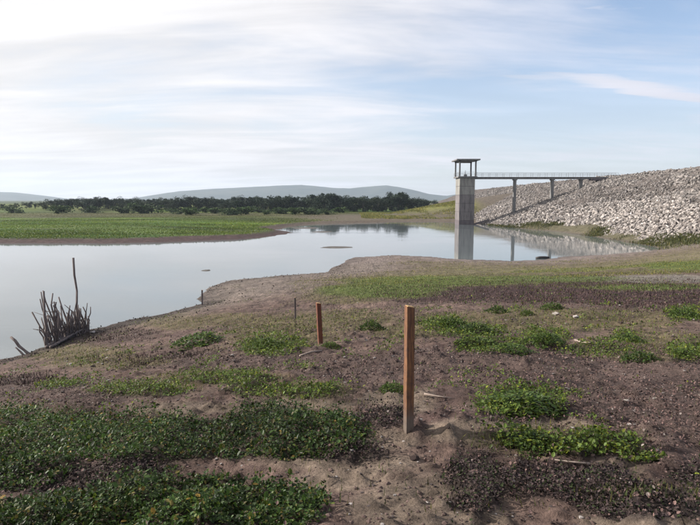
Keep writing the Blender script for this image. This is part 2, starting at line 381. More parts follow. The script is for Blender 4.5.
pw = sstep(DF + 4*(nf2-0.5), 3.0, 6.5)
inlet = sstep(X1, -28, -8)*(1-sstep(X1, 60, 90))*(1-sstep(Y1, 205, 230))*sstep(Y1, 120, 140)
pw = pw*(1-0.85*inlet)
pas = pas*(0.45+1.1*fbm(X1*0.03, Y1*0.10, 85, 4))[:, None]
fc = lerp(pas*0+np.array(mud)[None], (0.125, 0.102, 0.075), inlet*0.7)
fc = fc*(1-pw[:, None]) + pas*pw[:, None]
hillw = sstep(Z1, 1.9, 3.4)*sstep(Y1, 190, 215)*(1-sstep(Y1, 500, 700))
fc = lerp(fc, (0.15, 0.15, 0.042), hillw*0.95)
fc = lerp(fc, (0.11, 0.09, 0.07), hillw*sstep(X1 + 8*(nf2-0.5), 46, 54))
cg = np.where(farw[:, None], fc, cg)
cg = np.where(INS[:, None], np.array([0.07, 0.062, 0.05])[None], cg)
idx = np.arange(nx_*ny_).reshape(ny_, nx_)
F_ = np.stack([idx[:-1, :-1], idx[:-1, 1:], idx[1:, 1:], idx[1:, :-1]], -1).reshape(-1, 4)
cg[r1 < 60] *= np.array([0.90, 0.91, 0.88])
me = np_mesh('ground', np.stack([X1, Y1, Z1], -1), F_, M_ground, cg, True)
tag(link('ground', me), kind='structure')
# the water sheet: outline a little wider than the lake, the ground rises through it at the shore
wx = np.linspace(-420, 75, 34); wy = np.linspace(-70, 205, 20); WX, WY = np.meshgrid(wx, wy)
wi = np.arange(WX.size).reshape(WX.shape)
me = np_mesh('water', np.stack([WX.ravel(), WY.ravel(), np.zeros(WX.size)], -1),
             np.stack([wi[:-1, :-1], wi[:-1, 1:], wi[1:, 1:], wi[1:, :-1]], -1).reshape(-1, 4), M_water, smooth=True)
tag(link('water', me), kind='structure')

# far hills: two ridges with real depth
def ridge(name, prof, dist, front, back, seed, mat):
    """prof: skyline as (px, py); the flanks fall away towards us and behind"""
    pxs = np.arange(-700, 1401, 6.0)
    ys_ = np.interp(pxs, [p_[0] for p_ in prof], [p_[1] for p_ in prof])
    xs_ = (pxs-350)/FPX*dist; zs_ = CAM_Z + (200-ys_)/FPX*dist
    offs = np.linspace(-front, back, 26); V = []
    for o_ in offs:
        k = 1-abs(o_)/(front if o_ < 0 else back); k = k*k*(3-2*k)
        n = fbm(xs_*0.004, np.full_like(xs_, o_*0.004), seed, 5)-0.5
        zz = -3 + (zs_+3)*k*(1+0.55*n*(1-k)) + 14*n*k*(1-k)*4
        if abs(o_) < 1e-6: zz = zs_
        V.append(np.stack([xs_*(1+o_/dist*0.6), np.full_like(xs_, dist+o_), zz + 3*(fbm(xs_*0.02, np.full_like(xs_, 1.0), seed+4, 4)-0.5)*k], -1))
    V = np.array(V); i_ = np.arange(V.shape[0]*V.shape[1]).reshape(V.shape[:2])
    me = np_mesh(name, V.reshape(-1, 3), np.stack([i_[:-1, :-1], i_[:-1, 1:], i_[1:, 1:], i_[1:, :-1]], -1).reshape(-1, 4), mat, smooth=True)
    return tag(link(name, me), kind='structure')
M_hill = plain_mat('scrub_hill', (0.028, 0.042, 0.036), (0.065, 0.075, 0.06), 0.008, 0.95, 0.1, 0.0)
ridge('hills', [(-700,196),(-300,190),(-120,188),(-40,193),(0,192),(18,192.5),(45,195.5),(70,199),(110,200),(135,198.5),(160,194.5),(180,191.5),(215,189),(245,187.5),(275,186),(300,185),(318,186.5),
      (335,188.3),(350,188.5),(365,187),(385,185.5),(400,187.5),(412,190),(428,194),(445,196),(470,192),(500,187),(525,187.5),(560,191),(620,190),(760,186),(1000,192),(1400,188)], 4500, 900, 700, 91, M_hill)

# ------------------------------------------------------------------ rockfill dam on the right
def crest_x(Y): return 74.0 + 0.045*(Y-117)
DAM_H = 13.9
def dam_run(Y): return 25.0 + 12.5*sstep(Y, 118, 160)
def dam_face(Y, s): # s 0 at the toe (level 0), 1 at the crest edge
    return crest_x(Y)-dam_run(np.asarray(Y, float))*(1-s), DAM_H*s
dam = empty('rockfill_dam', (crest_x(120), 120, 0))
tag(dam, 'long sloping rockfill dam faced with pale boulders on the right', 'dam')
dl = np.array(dam.location)
M_fill = plain_mat('dam_fill', (0.06, 0.05, 0.045), (0.14, 0.12, 0.108), 0.6, 0.95, 0.1, 0.6)
Yd = np.arange(-40, 420.1, 1.2); prof = [(-0.12,None)] + [(s, None) for s in np.linspace(0, 1, 40)]
V = []
for Y in Yd:
    row = []
    for s, _ in prof:
        x, z = dam_face(Y, s); row.append((x, Y, z))
    cx = crest_x(Y); row += [(cx+1.2, Y, DAM_H+0.18), (cx+4, Y, DAM_H+0.25), (cx+7.5, Y, DAM_H+0.15), (cx+9, Y, DAM_H-0.2), (cx+40, Y, 1.0), (cx+46, Y, -2.5)]
    V.append(row)
V = np.array(V); nn = fbm(V[..., 0]*0.35, V[..., 1]*0.35, 95, 4)-0.5
V[:, :41, 2] += nn[:, :41]*0.7; V[:, :41, 0] += nn[:, :41]*-0.4
i_ = np.arange(V.shape[0]*V.shape[1]).reshape(V.shape[:2])
me = np_mesh('embankment', V.reshape(-1, 3)-dl, np.stack([i_[:-1, :-1], i_[:-1, 1:], i_[1:, 1:], i_[1:, :-1]], -1).reshape(-1, 4), M_fill, smooth=True)
link('embankment', me, dam)
def ico(sub=0, seed=0, jag=0.28, squash=(1,1,1)):
    import bmesh
    bm = bmesh.new(); bmesh.ops.create_icosphere(bm, subdivisions=sub+1, radius=1.0)
    v = np.array([q.co[:] for q in bm.verts]); f = np.array([[w.index for w in p_.verts] for p_ in bm.faces]); bm.free()
    rr = np.random.default_rng(seed)
    # broken rock: cut by a few random planes, then jitter
    for _ in range(9 if sub else 5):
        n = rr.normal(size=3); n /= np.linalg.norm(n); dcut = rr.uniform(0.35, 0.75)
        ov = np.maximum(v@n-dcut, 0); v = v-ov[:, None]*n
    v = v*(1+rr.uniform(-jag, jag, (len(v), 1))*0.35)*np.array(squash); return v, f
ROCKS = [ico(1, s, 0.2, (1.15, 0.9, 0.75)) for s in range(6)]
ROCK0 = [ico(0, s+20, 0.35, (1.15, 0.95, 0.75)) for s in range(5)]
rock_pos, rock_size, rock_col = [], [], []
N = 125000
Yr = rng.uniform(48, 330, N); sr = rng.uniform(0.0, 1.0, N)
rx_, rz_ = dam_face(Yr, sr)
gz = H(rx_, Yr); keep = rz_ > gz-0.4
big = 1-sstep(sr + 0.5*(fbm(Yr*0.05, sr*4, 97, 3)-0.5), 0.34, 0.56)             # big pale boulders on the lower face
big = big*sstep(155-Yr + 30*(fbm(Yr*0.04, sr*3, 98, 2)-0.5), -6, 14) + (1-sstep(155-Yr, -6, 14))*big*0.4
patch = sstep(fbm(Yr*0.12, sr*9, 99, 3), 0.5, 0.62)
size = (0.13 + 0.17*rng.random(N)**2 + big*(0.04+0.24*rng.random(N)**2.4) + patch*(1-big)*0.26*rng.random(N))
size = size*np.where(Yr > 175, 1.1, 1.0)
acc = rng.random(N) < np.where(Yr < 175, 0.62, 0.30)*np.where(big > 0.5, 0.75, 0.75+0.25*patch)
keep &= acc
Yr, sr, rx_, rz_, size, big = [a_[keep] for a_ in (Yr, sr, rx_, rz_, size, big)]
tone = rng.uniform(0.45, 1.4, len(Yr)); warm = rng.random(len(Yr))
rc = np.stack([0.20+0.012*warm, 0.182+0.008*warm, 0.174-0.004*warm], -1)*tone[:, None]
rc = rc*(1-big[:, None]) + np.stack([0.30+0.02*warm, 0.275+0.01*warm, 0.26-0.003*warm], -1)*tone[:, None]*big[:, None]
dark = rng.random(len(Yr)) < 0.2; rc[dark] *= 0.5
nrm_off = (0.1+0.5*rng.random(len(size)))*size
rp = np.stack([rx_-nrm_off*0.32, Yr, rz_+nrm_off], -1)
RR = np.einsum('nij,njk->nik', np.einsum('nij,njk->nik', roty(np.full(len(Yr), -0.3)+rng.normal(0, 0.6, len(Yr))), rotz(rng.uniform(0, 6.28, len(Yr)))), rotx(rng.normal(0, 0.6, len(Yr))))
ppx, ppy, pdep = project(rp[:, 0], rp[:, 1], rp[:, 2])
app = np.where((ppx > 0) & (ppx < 705), size/pdep, 0); order = np.argsort(-app)
top = order[:300]; rest = order[300:]
from mathutils import Matrix
rock_me = []
for k, (v, f) in enumerate(ROCKS):
    for tn in range(2):
        c_ = np.tile(np.array([[0.31,0.275,0.25],[0.17,0.148,0.135]][tn]), (len(v), 1))
        rock_me.append(np_mesh('rock', v, f, M_rock, c_))
for q_, i in enumerate(top):
    o = bpy.data.objects.new('rock', rock_me[q_ % len(rock_me)]); COL.objects.link(o); o.parent = dam
    o.matrix_basis = Matrix.Translation(Vector(rp[i]-dl)) @ Matrix(RR[i].tolist()).to_4x4() @ Matrix.Scale(float(size[i]), 4)
parts_v, parts_f, parts_c, off = [], [], [], 0
for k in range(10):
    ii = rest[k::10]; v, f = ROCK0[k % 5] if k >= 3 else ROCKS[k]
    P = np.einsum('nij,nkj->nki', RR[ii], v[None]*size[ii][:, None, None]) + rp[ii][:, None]-dl
    parts_v.append(P.reshape(-1, 3)); parts_f.append((f[None]+(np.arange(len(ii))*len(v))[:, None, None]+off).reshape(-1, 3))
    parts_c.append(np.repeat(rc[ii], len(v), 0)); off += len(ii)*len(v)
tag(link('rubble', np_mesh('rubble', np.vstack(parts_v), np.vstack(parts_f), M_rock, np.vstack(parts_c)), dam), kind='stuff')

# ------------------------------------------------------------------ box-built parts
class MB:
    def __init__(s): s.v, s.f = [], []
    def box(s, lo, hi):
        x0, y0, z0 = lo; x1, y1, z1 = hi; n = len(s.v)
        s.v += [(x0,y0,z0),(x1,y0,z0),(x1,y1,z0),(x0,y1,z0),(x0,y0,z1),(x1,y0,z1),(x1,y1,z1),(x0,y1,z1)]
        s.f += [tuple(n+i for i in q) for q in ((3,2,1,0),(4,5,6,7),(0,1,5,4),(1,2,6,5),(2,3,7,6),(3,0,4,7))]; return s
    def tube(s, pts, rads, seg=8, cap=True):
        pts = [Vector(p_) for p_ in pts]; n0 = len(s.v)
        for i, p_ in enumerate(pts):
            t = (pts[min(i+1, len(pts)-1)]-pts[max(i-1, 0)]).normalized()
            u = t.cross(Vector((0.31, 0.87, 0.38))).normalized(); w = t.cross(u)
            for k in range(seg):
                a_ = 2*math.pi*k/seg; s.v.append(tuple(p_+(u*math.cos(a_)+w*math.sin(a_))*rads[i]))
        for i in range(len(pts)-1):
            for k in range(seg):
                s.f.append((n0+i*seg+k, n0+i*seg+(k+1) % seg, n0+(i+1)*seg+(k+1) % seg, n0+(i+1)*seg+k))
        if cap:
            s.f.append(tuple(n0+k for k in range(seg))[::-1]); s.f.append(tuple(n0+(len(pts)-1)*seg+k for k in range(seg)))
        return s
    def build(s, name, mat, parent=None, bevel=0.0, smooth=False):
        me = bpy.data.meshes.new(name); me.from_pydata(s.v, [], s.f); me.update()
        me.materials.append(mat)
        if smooth:
            for p_ in me.polygons: p_.use_smooth = True
        if bevel:
            import bmesh
            bm = bmesh.new(); bm.from_mesh(me)
            bmesh.ops.bevel(bm, geom=bm.edges[:], offset=bevel, segments=2, affect='EDGES', profile=0.6); bm.to_mesh(me); bm.free()
        return link(name, me, parent)

# ------------------------------------------------------------------ intake tower and footbridge
def concrete(name, base, stain, streak=1.0):
    m, q, p = mat_new(name); t = q.n('ShaderNodeTexCoord'); o_ = t.outputs['Object']
    n = q.noise(q.mapping(o_, (1.2, 1.2, 0.18)), 1.4, 6, 0.65); n2 = q.noise(o_, 5, 6, 0.7)
    c = q.mix(q.math('MULTIPLY', q.ss(n, 0.4, 0.68), streak), (*base, 1), (*stain, 1))
    c = q.mix(q.ss(n2, 0.35, 0.75, 0, 0.35), c, (*[v*0.6 for v in base], 1))
    q.l(c, p.inputs['Base Color']); p.inputs['Roughness'].default_value = 0.9; p.inputs['Specular IOR Level'].default_value = 0.2
    bn = q.n('ShaderNodeBump'); bn.inputs['Strength'].default_value = 0.3; bn.inputs['Distance'].default_value = 0.03
    q.l(n2, bn.inputs['Height']); q.l(bn.outputs[0], p.inputs['Normal']); return m
M_conc = concrete('weathered_concrete', (0.20, 0.18, 0.175), (0.095, 0.084, 0.087))
M_conc2 = concrete('damp_concrete', (0.14, 0.12, 0.125), (0.08, 0.068, 0.072))
M_slab = concrete('bridge_concrete', (0.19, 0.185, 0.18), (0.12, 0.118, 0.118))
M_conc3 = concrete('dry_concrete', (0.27, 0.26, 0.235), (0.16, 0.15, 0.14))
M_metal = plain_mat('rail_metal', (0.12, 0.125, 0.13), (0.2, 0.2, 0.2), 8, 0.55, 0.5, 0.1)
TX, TY = 33.2, 163.0; HX, HY = 2.15, 3.1; DECK = 13.55
tw = tag(empty('intake_tower', (TX, TY, 0)), 'tall square concrete intake tower with open roofed platform standing in the water', 'tower')
lift, z0 = 2.45, -2.0
zs = [-2.0, 1.2] + [1.2+2.42*i for i in range(1, 6)]; zs[-1] = DECK-0.28
for i in range(len(zs)-1):
    m = MB().box((-HX, -HY, zs[i]+(0.05 if i else 0)), (HX, HY, zs[i+1]-0.05))
    m.build('shaft_lift', M_conc2 if i == 0 else (M_conc3 if i >= len(zs)-3 else M_conc), tw, 0.03)
    if i < len(zs)-2: MB().box((-HX+0.06, -HY+0.06, zs[i+1]-0.06), (HX-0.06, HY-0.06, zs[i+1]+0.06)).build('joint', M_conc2, tw)
MB().box((-HX-0.55, -HY-0.55, DECK-0.28), (HX+0.55, HY+0.55, DECK+0.12)).build('platform', M_slab, tw, 0.03)
for sx in (-1, 1):
    for sy in (-1, 1):
        MB().box((sx*2.25-0.2, sy*3.2-0.2, DECK+0.12), (sx*2.25+0.2, sy*3.2+0.2, 18.1)).build('post', M_slab, tw, 0.02)
m = MB().box((-3.3, -4.25, 18.1), (3.3, 4.25, 18.45)); rf = m.build('roof', M_slab, tw, 0.03)
MB().box((-2.5, -3.4, 17.75), (2.5, -3.0, 18.09)).build('beam', M_slab, rf); MB().box((-2.5, 3.0, 17.75), (2.5, 3.4, 18.09)).build('beam', M_slab, rf)
def rail(p0, p1, z, parent, hgt=1.1, step=1.6, name='railing'):
    p0, p1 = np.array(p0, float), np.array(p1, float); L = np.linalg.norm(p1-p0); n = max(2, int(L/step)+1)
    m = MB()
    for hh in (hgt, hgt*0.52): m.tube([(*p0, z+hh), (*p1, z+hh)], [0.032, 0.032], 6)
    r_ = m.build(name, M_metal, parent)
    m0 = MB().tube([(0,0,0), (0,0,hgt)], [0.032, 0.032], 6)
    first = None
    for i in range(n):
        q_ = p0+(p1-p0)*i/(n-1)
        if first is None: first = m0.build('baluster', M_metal, r_); o = first
        else: o = link('baluster', first.data, r_)
        o.location = (q_[0], q_[1], z)
    return r_
rail((-2.6, -3.55), (2.6, -3.55), DECK+0.12, tw); rail((-2.6, 3.55), (2.6, 3.55), DECK+0.12, tw); rail((-2.6, -3.5), (-2.6, 3.5), DECK+0.12, tw)
hm = MB().box((-0.45, -0.35, DECK+0.12), (0.45, 0.35, DECK+0.75)); hz_ = hm.build('gate_hoist', M_metal, tw, 0.03)
MB().tube([(0, 0, DECK+0.75), (0, 0, DECK+1.9)], [0.07, 0.07], 8).build('spindle', M_metal, hz_)

BY = 163.0; bx0, bx1 = TX+HX+0.57, crest_x(BY)+1.0
br = tag(empty('footbridge', (bx0, BY, 0)), 'slender concrete footbridge on three piers running from tower to dam crest', 'bridge')
L = bx1-bx0
MB().box((0, -0.9, DECK-0.25), (L, 0.9, DECK+0.05)).build('deck', M_slab, br, 0.02)
for sy in (-1, 1): MB().box((0.02, sy*0.62-0.16, DECK-0.58), (L-0.02, sy*0.62+0.16, DECK-0.252)).build('girder', M_slab, br)
for px in (514.3, 551.6, 580.2):
    X = (px-350)/FPX*(BY*cp-(8-CAM_Z)*sp); s = (X-(crest_x(BY)-dam_run(BY)))/dam_run(BY)
    pr = MB().box((X-bx0-0.30, -0.7, DAM_H*s-1.5), (X-bx0+0.30, 0.7, DECK-0.9)).build('pier', M_slab, br, 0.03)
    MB().box((X-bx0-0.48, -0.95, DECK-0.898), (X-bx0+0.48, 0.95, DECK-0.585)).build('pier_cap', M_slab, pr)
for sy in (-0.84, 0.84): rail((0.1, sy), (L-0.2, sy), DECK+0.05, br, step=2.0)
MB().box((L-8.0, -1.3, DECK-0.95), (L+0.5, 1.3, DECK-0.26)).build('abutment', M_conc2, br, 0.03)
# dark beam slanting down at the tower foot
m = MB().box((-0.3, -3.0, -0.25), (4.4, -2.4, 0.22)); o = m.build('slanting_beam', M_conc2, None, 0.03)
o.location = (TX+HX+0.15, TY, 0.15); o.rotation_euler = (0, R(-17), 0)
tag(o, 'dark concrete beam slanting out of the water at the tower foot', 'beam')

# ------------------------------------------------------------------ trees on the far side
def make_tree_mesh(seed, h, w, n, col, dens=1.0):
    rr = np.random.default_rng(seed); lob = []
    for _ in range(13): lob.append((rr.normal(0, w*0.26), rr.normal(0, w*0.26), rr.uniform(0.12, 0.86)*h, rr.uniform(0.17, 0.30)*w))
    lob.append((0, 0, h*0.62, w*0.33)); lob = np.array(lob)
    k = rr.integers(0, len(lob), n); dv = rr.normal(size=(n, 3)); dv /= np.linalg.norm(dv, axis=1)[:, None]
    P = lob[k, :3] + dv*lob[k, 3:4]*(rr.random((n, 1))**0.45)*np.array([1, 1, 0.8])
    P = P[P[:, 2] > h*0.02]; n = len(P)
    q = rotz(rr.uniform(0, 6.28, n))@rotx(rr.normal(0, 0.7, n))
    t = np.array([(-.5,-.35,0),(.1,-.55,.08),(.55,0,0),(.1,.5,-.08),(-.45,.35,.05)]); tf = [(0,1,2),(0,2,3),(0,3,4)]
    c = np.array(col)[None]*rr.uniform(0.55, 1.45, (n, 1))
    foliage = scatter('crown', t, tf, q, rr.uniform(0.35, 0.8, n), P, M_tree, c)
    m = MB(); m.tube([(0,0,-0.4),(w*0.02,0,h*0.25),(-w*0.02,w*0.01,h*0.6)], [h*0.028, h*0.021, h*0.01], 7)
    for i in range(4):
        a_ = rr.uniform(0, 6.28); m.tube([(0,0,h*0.22+0.05*i*h), (math.cos(a_)*w*0.18, math.sin(a_)*w*0.18, h*0.5+0.05*i*h)], [h*0.013, h*0.006], 5)
    me = bpy.data.meshes.new('trunk'); me.from_pydata(m.v, [], m.f); me.update(); me.materials.append(M_bark)
    return foliage, me
PROTO = [make_tree_mesh(200+i, 10, [9, 11, 8, 12, 10, 7][i], 2000, [(0.02,0.034,0.018),(0.025,0.04,0.02),(0.018,0.031,0.018),(0.022,0.034,0.015),(0.03,0.044,0.02),(0.02,0.037,0.017)][i]) for i in range(6)]
BUSH = [make_tree_mesh(260+i, 3.4, [6, 7.5][i], 700, [(0.045,0.08,0.02),(0.035,0.06,0.02)][i]) for i in range(2)]
def place_tree(px, Y, hgt, proto, name, label, cat, group, wide=1.0):
    X = (px-350)/FPX*Y*cp; z = float(H(X, Y)[0])
    t = tag(empty(name, (X, Y, z-0.1), random.uniform(0, 6.28)), label, cat, group)
    base = 10.0 if proto in PROTO else 3.4
    for nm, me in zip(('crown', 'trunk'), proto):
        o = link(nm, me, t); o.scale = (hgt/base*wide, hgt/base*wide, hgt/base)
tr = np.random.default_rng(5)
G1, L1 = 'trees of the far treeline', 'dark tree in the unbroken treeline under the far hills'
# skyline of the treeline: height in px above its foot, from the photo
sky_x = [0, 40, 60, 100, 130, 180, 230, 280, 320, 331, 345, 380, 400, 412, 425, 440, 470]
sky_h = [4, 6, 9, 10, 9, 11, 12, 12.5, 13, 17, 12, 13, 16, 12, 8, 6, 6]
px = 2.0
while px < 428:
    Y = tr.uniform(282, 318); hpx = np.interp(px, sky_x, sky_h)*tr.uniform(0.78, 1.12)
    place_tree(px, Y, hpx*Y/FPX*1.12, PROTO[tr.integers(0, 6)], 'treeline_tree', L1, 'tree', G1, tr.uniform(0.9, 1.25))
    px += tr.uniform(3.6, 6.0)*(1.0 if px > 60 else 1.8)
px = 30.0
G2, L2 = 'trees behind the treeline', 'dim tree half hidden behind the front row of the treeline'
while px < 440:
    Y = tr.uniform(335, 400); hpx = np.interp(px, sky_x, sky_h)*tr.uniform(0.7, 1.0)
    place_tree(px, Y, hpx*Y/FPX, PROTO[tr.integers(0, 6)], 'treeline_tree', L2, 'tree', G2, tr.uniform(1.0, 1.4)); px += tr.uniform(7, 12)
place_tree(331.5, 280, 9.4, PROTO[2], 'treeline_tree', 'tallest dark tree poking above the middle of the treeline', 'tree', G1, 0.8)
place_tree(398, 278, 9.2, PROTO[0], 'treeline_tree', 'bulky dark tree where the treeline meets the grassy hill', 'tree', G1, 1.15)
G3 = 'shrubs on the far pasture'
for px, Y, hg, lb in [(62,235,3.4,'pale green shrub at the left on the far pasture'),(142,240,4.2,'dark round shrub standing alone in front of the treeline'),
                      (122,245,3.0,'small shrub left of the dark round pasture shrub'),(92,255,3.0,'low shrub under the thin left end of the treeline'),(12,250,3.0,'leftmost low shrub on the far pasture')]:
    place_tree(px, Y, hg, BUSH[0 if 'pale' in lb else 1], 'pasture_shrub', lb, 'shrub', G3, 1.1)
for i, px in enumerate(np.linspace(172, 335, 22)):
    Y = tr.uniform(215, 265); place_tree(px+tr.normal(0, 2), Y, tr.uniform(1.6, 2.9), BUSH[tr.integers(0, 2)], 'pasture_shrub', 'low shrub in the dark hedge band in front of the treeline', 'shrub', 'shrubs of the hedge band', tr.uniform(1.0, 1.6))

# ------------------------------------------------------------------ grass and weeds as ground cover
BL_V = np.array([(-.5,0,0),(.5,0,0),(.36,.12,.5),(-.36,.12,.5),(0,.42,1)]); BL_F = [(0,1,2),(0,2,3),(3,2,4)]     # one bent blade
LF_V = np.array([(0,0,0),(.34,.30,.07),(.30,.72,.06),(0,1,-.06),(-.30,.72,.06),(-.34,.30,.07),(0,.5,-.02)])
LF_F = [(0,1,6),(1,2,6),(2,3,6),(3,4,6),(4,5,6),(5,0,6)]                                                               # one folded leaf
def pick(n, x0, x1, y0, y1, logy=True):
    y = np.exp(rng.uniform(math.log(y0), math.log(y1), n)) if logy else rng.uniform(y0, y1, n)
    u = rng.uniform(x0, x1, n); return u, y
def on_ground(n, y0, y1, key=None, half=0.72, thin=1.0):
    """random spots in the view wedge and a margin beside it; denser near by, kept by zone weight"""
    y = y0*(y1/y0)**(rng.random(n)); x = rng.uniform(-half, half, n)*y + rng.uniform(-0.6, 0.6, n)
    z, ins, dn, df = height(x, y); w = zones(x, y, z)
    k = np.ones(n) if key is None else sum(w[q]*a_ for q, a_ in key.items())
    ok = (rng.random(n) < k*thin) & ~ins & (dn > 0.6) & (dn < df)
    return x[ok], y[ok], z[ok], {q: v[ok] for q, v in w.items()}
def leaves(name, x, y, z, size, hmin, hmax, tilt, cols, kind='stuff', mat=None, lift_noise=True):
    n = len(x); hh = rng.uniform(hmin, hmax, n)
    if lift_noise: hh = hh*np.clip((fbm(x*4.2, y*4.2, 41, 3)-0.28)*3.2, 0.1, 1.7)
    q = rotz(rng.uniform(0, 6.28, n))@rotx(rng.normal(0.15, tilt, n))
    T = np.stack([x, y, z+hh], -1)
    return tag(link(name, scatter(name, LF_V, LF_F, q, size, T, mat or M_leaf, cols)), kind=kind)
def greens(n, base, var=0.5, yellow=0.25):
    c = np.array(base)[None]*rng.uniform(1-var, 1+var, (n, 1))
    yl = (rng.random(n) < yellow)[:, None]; return np.where(yl, c*np.array([1.9, 1.45, 1.0]), c)
# broad-leaved mat in the left foreground
x, y, z, w = on_ground(150000, 2.3, 6.5, {'mat': 1.0}, 0.8)
leaves('creeping_weed_mat', x, y, z, rng.uniform(0.012, 0.026, len(x))*np.where(rng.random(len(x)) < 0.2, 1.6, 1.0), 0.003, 0.10, 0.75, greens(len(x), (0.031, 0.056, 0.012), 0.75, 0.12)*(0.45+1.1*fbm(x*1.1, y*1.1, 44, 3))[:, None]*np.where(rng.random((len(x), 1)) < 0.09, np.array([[3.2, 1.5, 2.2]]), 1.0))
# weeds on the drier ground
x, y, z, w = on_ground(260000, 3.0, 40, {'weed': 0.9, 'tuft': 0.55}, 0.72)
leaves('weed_cover', x, y, z, rng.uniform(0.016, 0.036, len(x))*np.clip(y/7.0, 1, 2.0), 0.003, 0.09, 0.7, greens(len(x), (0.074, 0.110, 0.019), 0.6, 0.18))
# withered dark plants
x, y, z, w = on_ground(150000, 2.4, 12, {'dead': 1.0}, 0.72)
c = np.array([0.03, 0.021, 0.02])[None]*rng.uniform(0.3, 2.4, (len(x), 1)); gsel = rng.random(len(x)) < 0.2; c[gsel] = np.array([0.028, 0.038, 0.014])
leaves('withered_weed_cover', x, y, z, rng.uniform(0.008, 0.022, len(x)), 0.003, 0.075, 0.9, c, mat=M_dead)
# litter of dead leaves and stalks over the whole bank
x, y, z, w = on_ground(170000, 2.3, 45, {'litter': 0.5, 'sand': -0.25, 'path': -1, 'grass': 0.12, 'dead': 0.3, 'base': 0.06}, 0.75)
c = np.array([0.085, 0.054, 0.048])[None]*rng.uniform(0.3, 1.9, (len(x), 1)); ps = rng.random(len(x)) < 0.035; c[ps] = np.array([0.22, 0.185, 0.165])
leaves('leaf_litter', x, y, z, rng.uniform(0.009, 0.026, len(x))*np.clip(y/8.0, 1, 2.2), 0.0, 0.03, 0.9, c, mat=M_dead, lift_noise=False)
def blades(name, x, y, z, hgt, wid, cols, lean=0.45, mat=None):
    n = len(x); q = rotz(rng.uniform(0, 6.28, n))@rotx(rng.normal(0, lean, n))
    T = np.stack([x, y, z-0.005], -1); sc = np.stack([wid, hgt*0.6, hgt], -1)
    return tag(link(name, scatter(name, BL_V, BL_F, q, sc, T, mat or M_grass, cols)), kind='stuff')
x, y, z, w = on_ground(330000, 2.6, 70, {'grass': 0.36, 'weed': 0.35, 'base': 0.012, 'strip': 0.9}, 0.74)
blades('sparse_grass', x, y, z, rng.uniform(0.02, 0.085, len(x))*np.clip(y/14, 0.8, 1.2), rng.uniform(0.003, 0.007, len(x))*np.clip(y/6, 1, 4), greens(len(x), (0.09, 0.112, 0.026), 0.5, 0.2)*np.clip(0.35+y/14, 0.5, 1.1)[:, None]*(1-np.array([[0.25, 0.0, 0.1]])*w['strip'][:, None]))
# brown stubble band at the brow of the bank
x, y, z, w = on_ground(150000, 11, 40, {'litter': 0.55}, 0.74)
c = np.array([0.058, 0.036, 0.033])[None]*rng.uniform(0.3, 1.7, (len(x), 1)); c[rng.random(len(x)) < 0.12] = np.array([0.045, 0.055, 0.02])
blades('dry_stubble', x, y, z, rng.uniform(0.02, 0.12, len(x))*(0.4+1.3*fbm(x*0.9, y*0.9, 57, 3)), rng.uniform(0.005, 0.010, len(x))*np.clip(y/6, 1, 3), c, 0.6, M_dead)
# grass of the meadow between the brow and the dam
n = 120000; y = rng.uniform(34, 125, n); x = rng.uniform(-0.1, 0.75, n)*y; z, ins, dn, df = height(x, y)
dz = (x-(crest_x(y)-dam_run(y)))/dam_run(y)*DAM_H
ok = (~ins) & (dn > 5) & (dz < z+0.2) & (rng.random(n) < 0.12+0.9*sstep(fbm(x*0.10, y*0.22, 71, 4), 0.42, 0.6)) & (dn < df)
x, y, z = x[ok], y[ok], z[ok]
blades('meadow_grass', x, y, z, rng.uniform(0.04, 0.13, len(x)), rng.uniform(0.02, 0.05, len(x)), greens(len(x), (0.11, 0.125, 0.034), 0.4, 0.35), 0.5)
# rushes along the dam toe
n = 70000; y = rng.uniform(60, 160, n); s = rng.normal(0, 1.5, n); x = np.zeros(n)
xt = np.linspace(30, 66, 145); yt = np.linspace(55, 165, 111); XX, YY = np.meshgrid(xt, yt)
g_ = height(XX.ravel(), YY.ravel())[0].reshape(XX.shape); f_ = (XX-(crest_x(YY)-dam_run(YY)))/dam_run(YY)*DAM_H
x = np.interp(y, yt, xt[np.argmax(f_ > np.maximum(g_, 0), axis=1)])
x = x-0.3+s*0.9-np.abs(s)*0.6; z, ins, dn, df = height(x, y)
ok = ~ins & (rng.random(n) < sstep(fbm(x*0.1, y*0.09, 74, 3), 0.38, 0.55)); x, y, z = x[ok], y[ok], z[ok]
blades('toe_rushes', x, y, z, rng.uniform(0.12, 0.55, len(x)), rng.uniform(0.05, 0.12, len(x)), greens(len(x), (0.052, 0.062, 0.02), 0.5, 0.35), 0.35)
n = 90000; y = 22*(66/22)**rng.random(n); x = rng.uniform(-0.68, 0.3, n)*y; z, ins, dn, df = height(x, y)
ok = ~ins & (dn < 6) & (dn > 0.15) & (rng.random(n) < np.exp(-dn/1.6)*0.55 + 0.05) & (fbm(x*0.8, y*0.8, 93, 3) > 0.44); x, y, z = x[ok], y[ok], z[ok]
leaves('shore_debris', x, y, z, rng.uniform(0.04, 0.12, len(x)), 0.0, 0.05, 1.0, np.array([0.05, 0.037, 0.032])[None]*rng.uniform(0.3, 2.0, (len(x), 1)), mat=M_dead, lift_noise=False)
# tussocks on the grassy hill left of the tower
n = 60000; y = rng.uniform(190, 262, n); x = rng.uniform(4, 62, n); z, ins, dn, df = height(x, y)
ok = ~ins & (rng.random(n) < sstep(fbm(x*0.12, y*0.10, 94, 4), 0.36, 0.6)) & (z > 0.5); x, y, z = x[ok], y[ok], z[ok]
k_ = x < 44+6*rng.random(len(x)); x, y, z = x[k_], y[k_], z[k_]
blades('hill_grass', x, y, z, rng.uniform(0.15, 0.5, len(x)), rng.uniform(0.1, 0.35, len(x)), greens(len(x), (0.125, 0.135, 0.036), 0.35, 0.3)*(1-0.35*sstep(x, 46, 54))[:, None], 0.5)
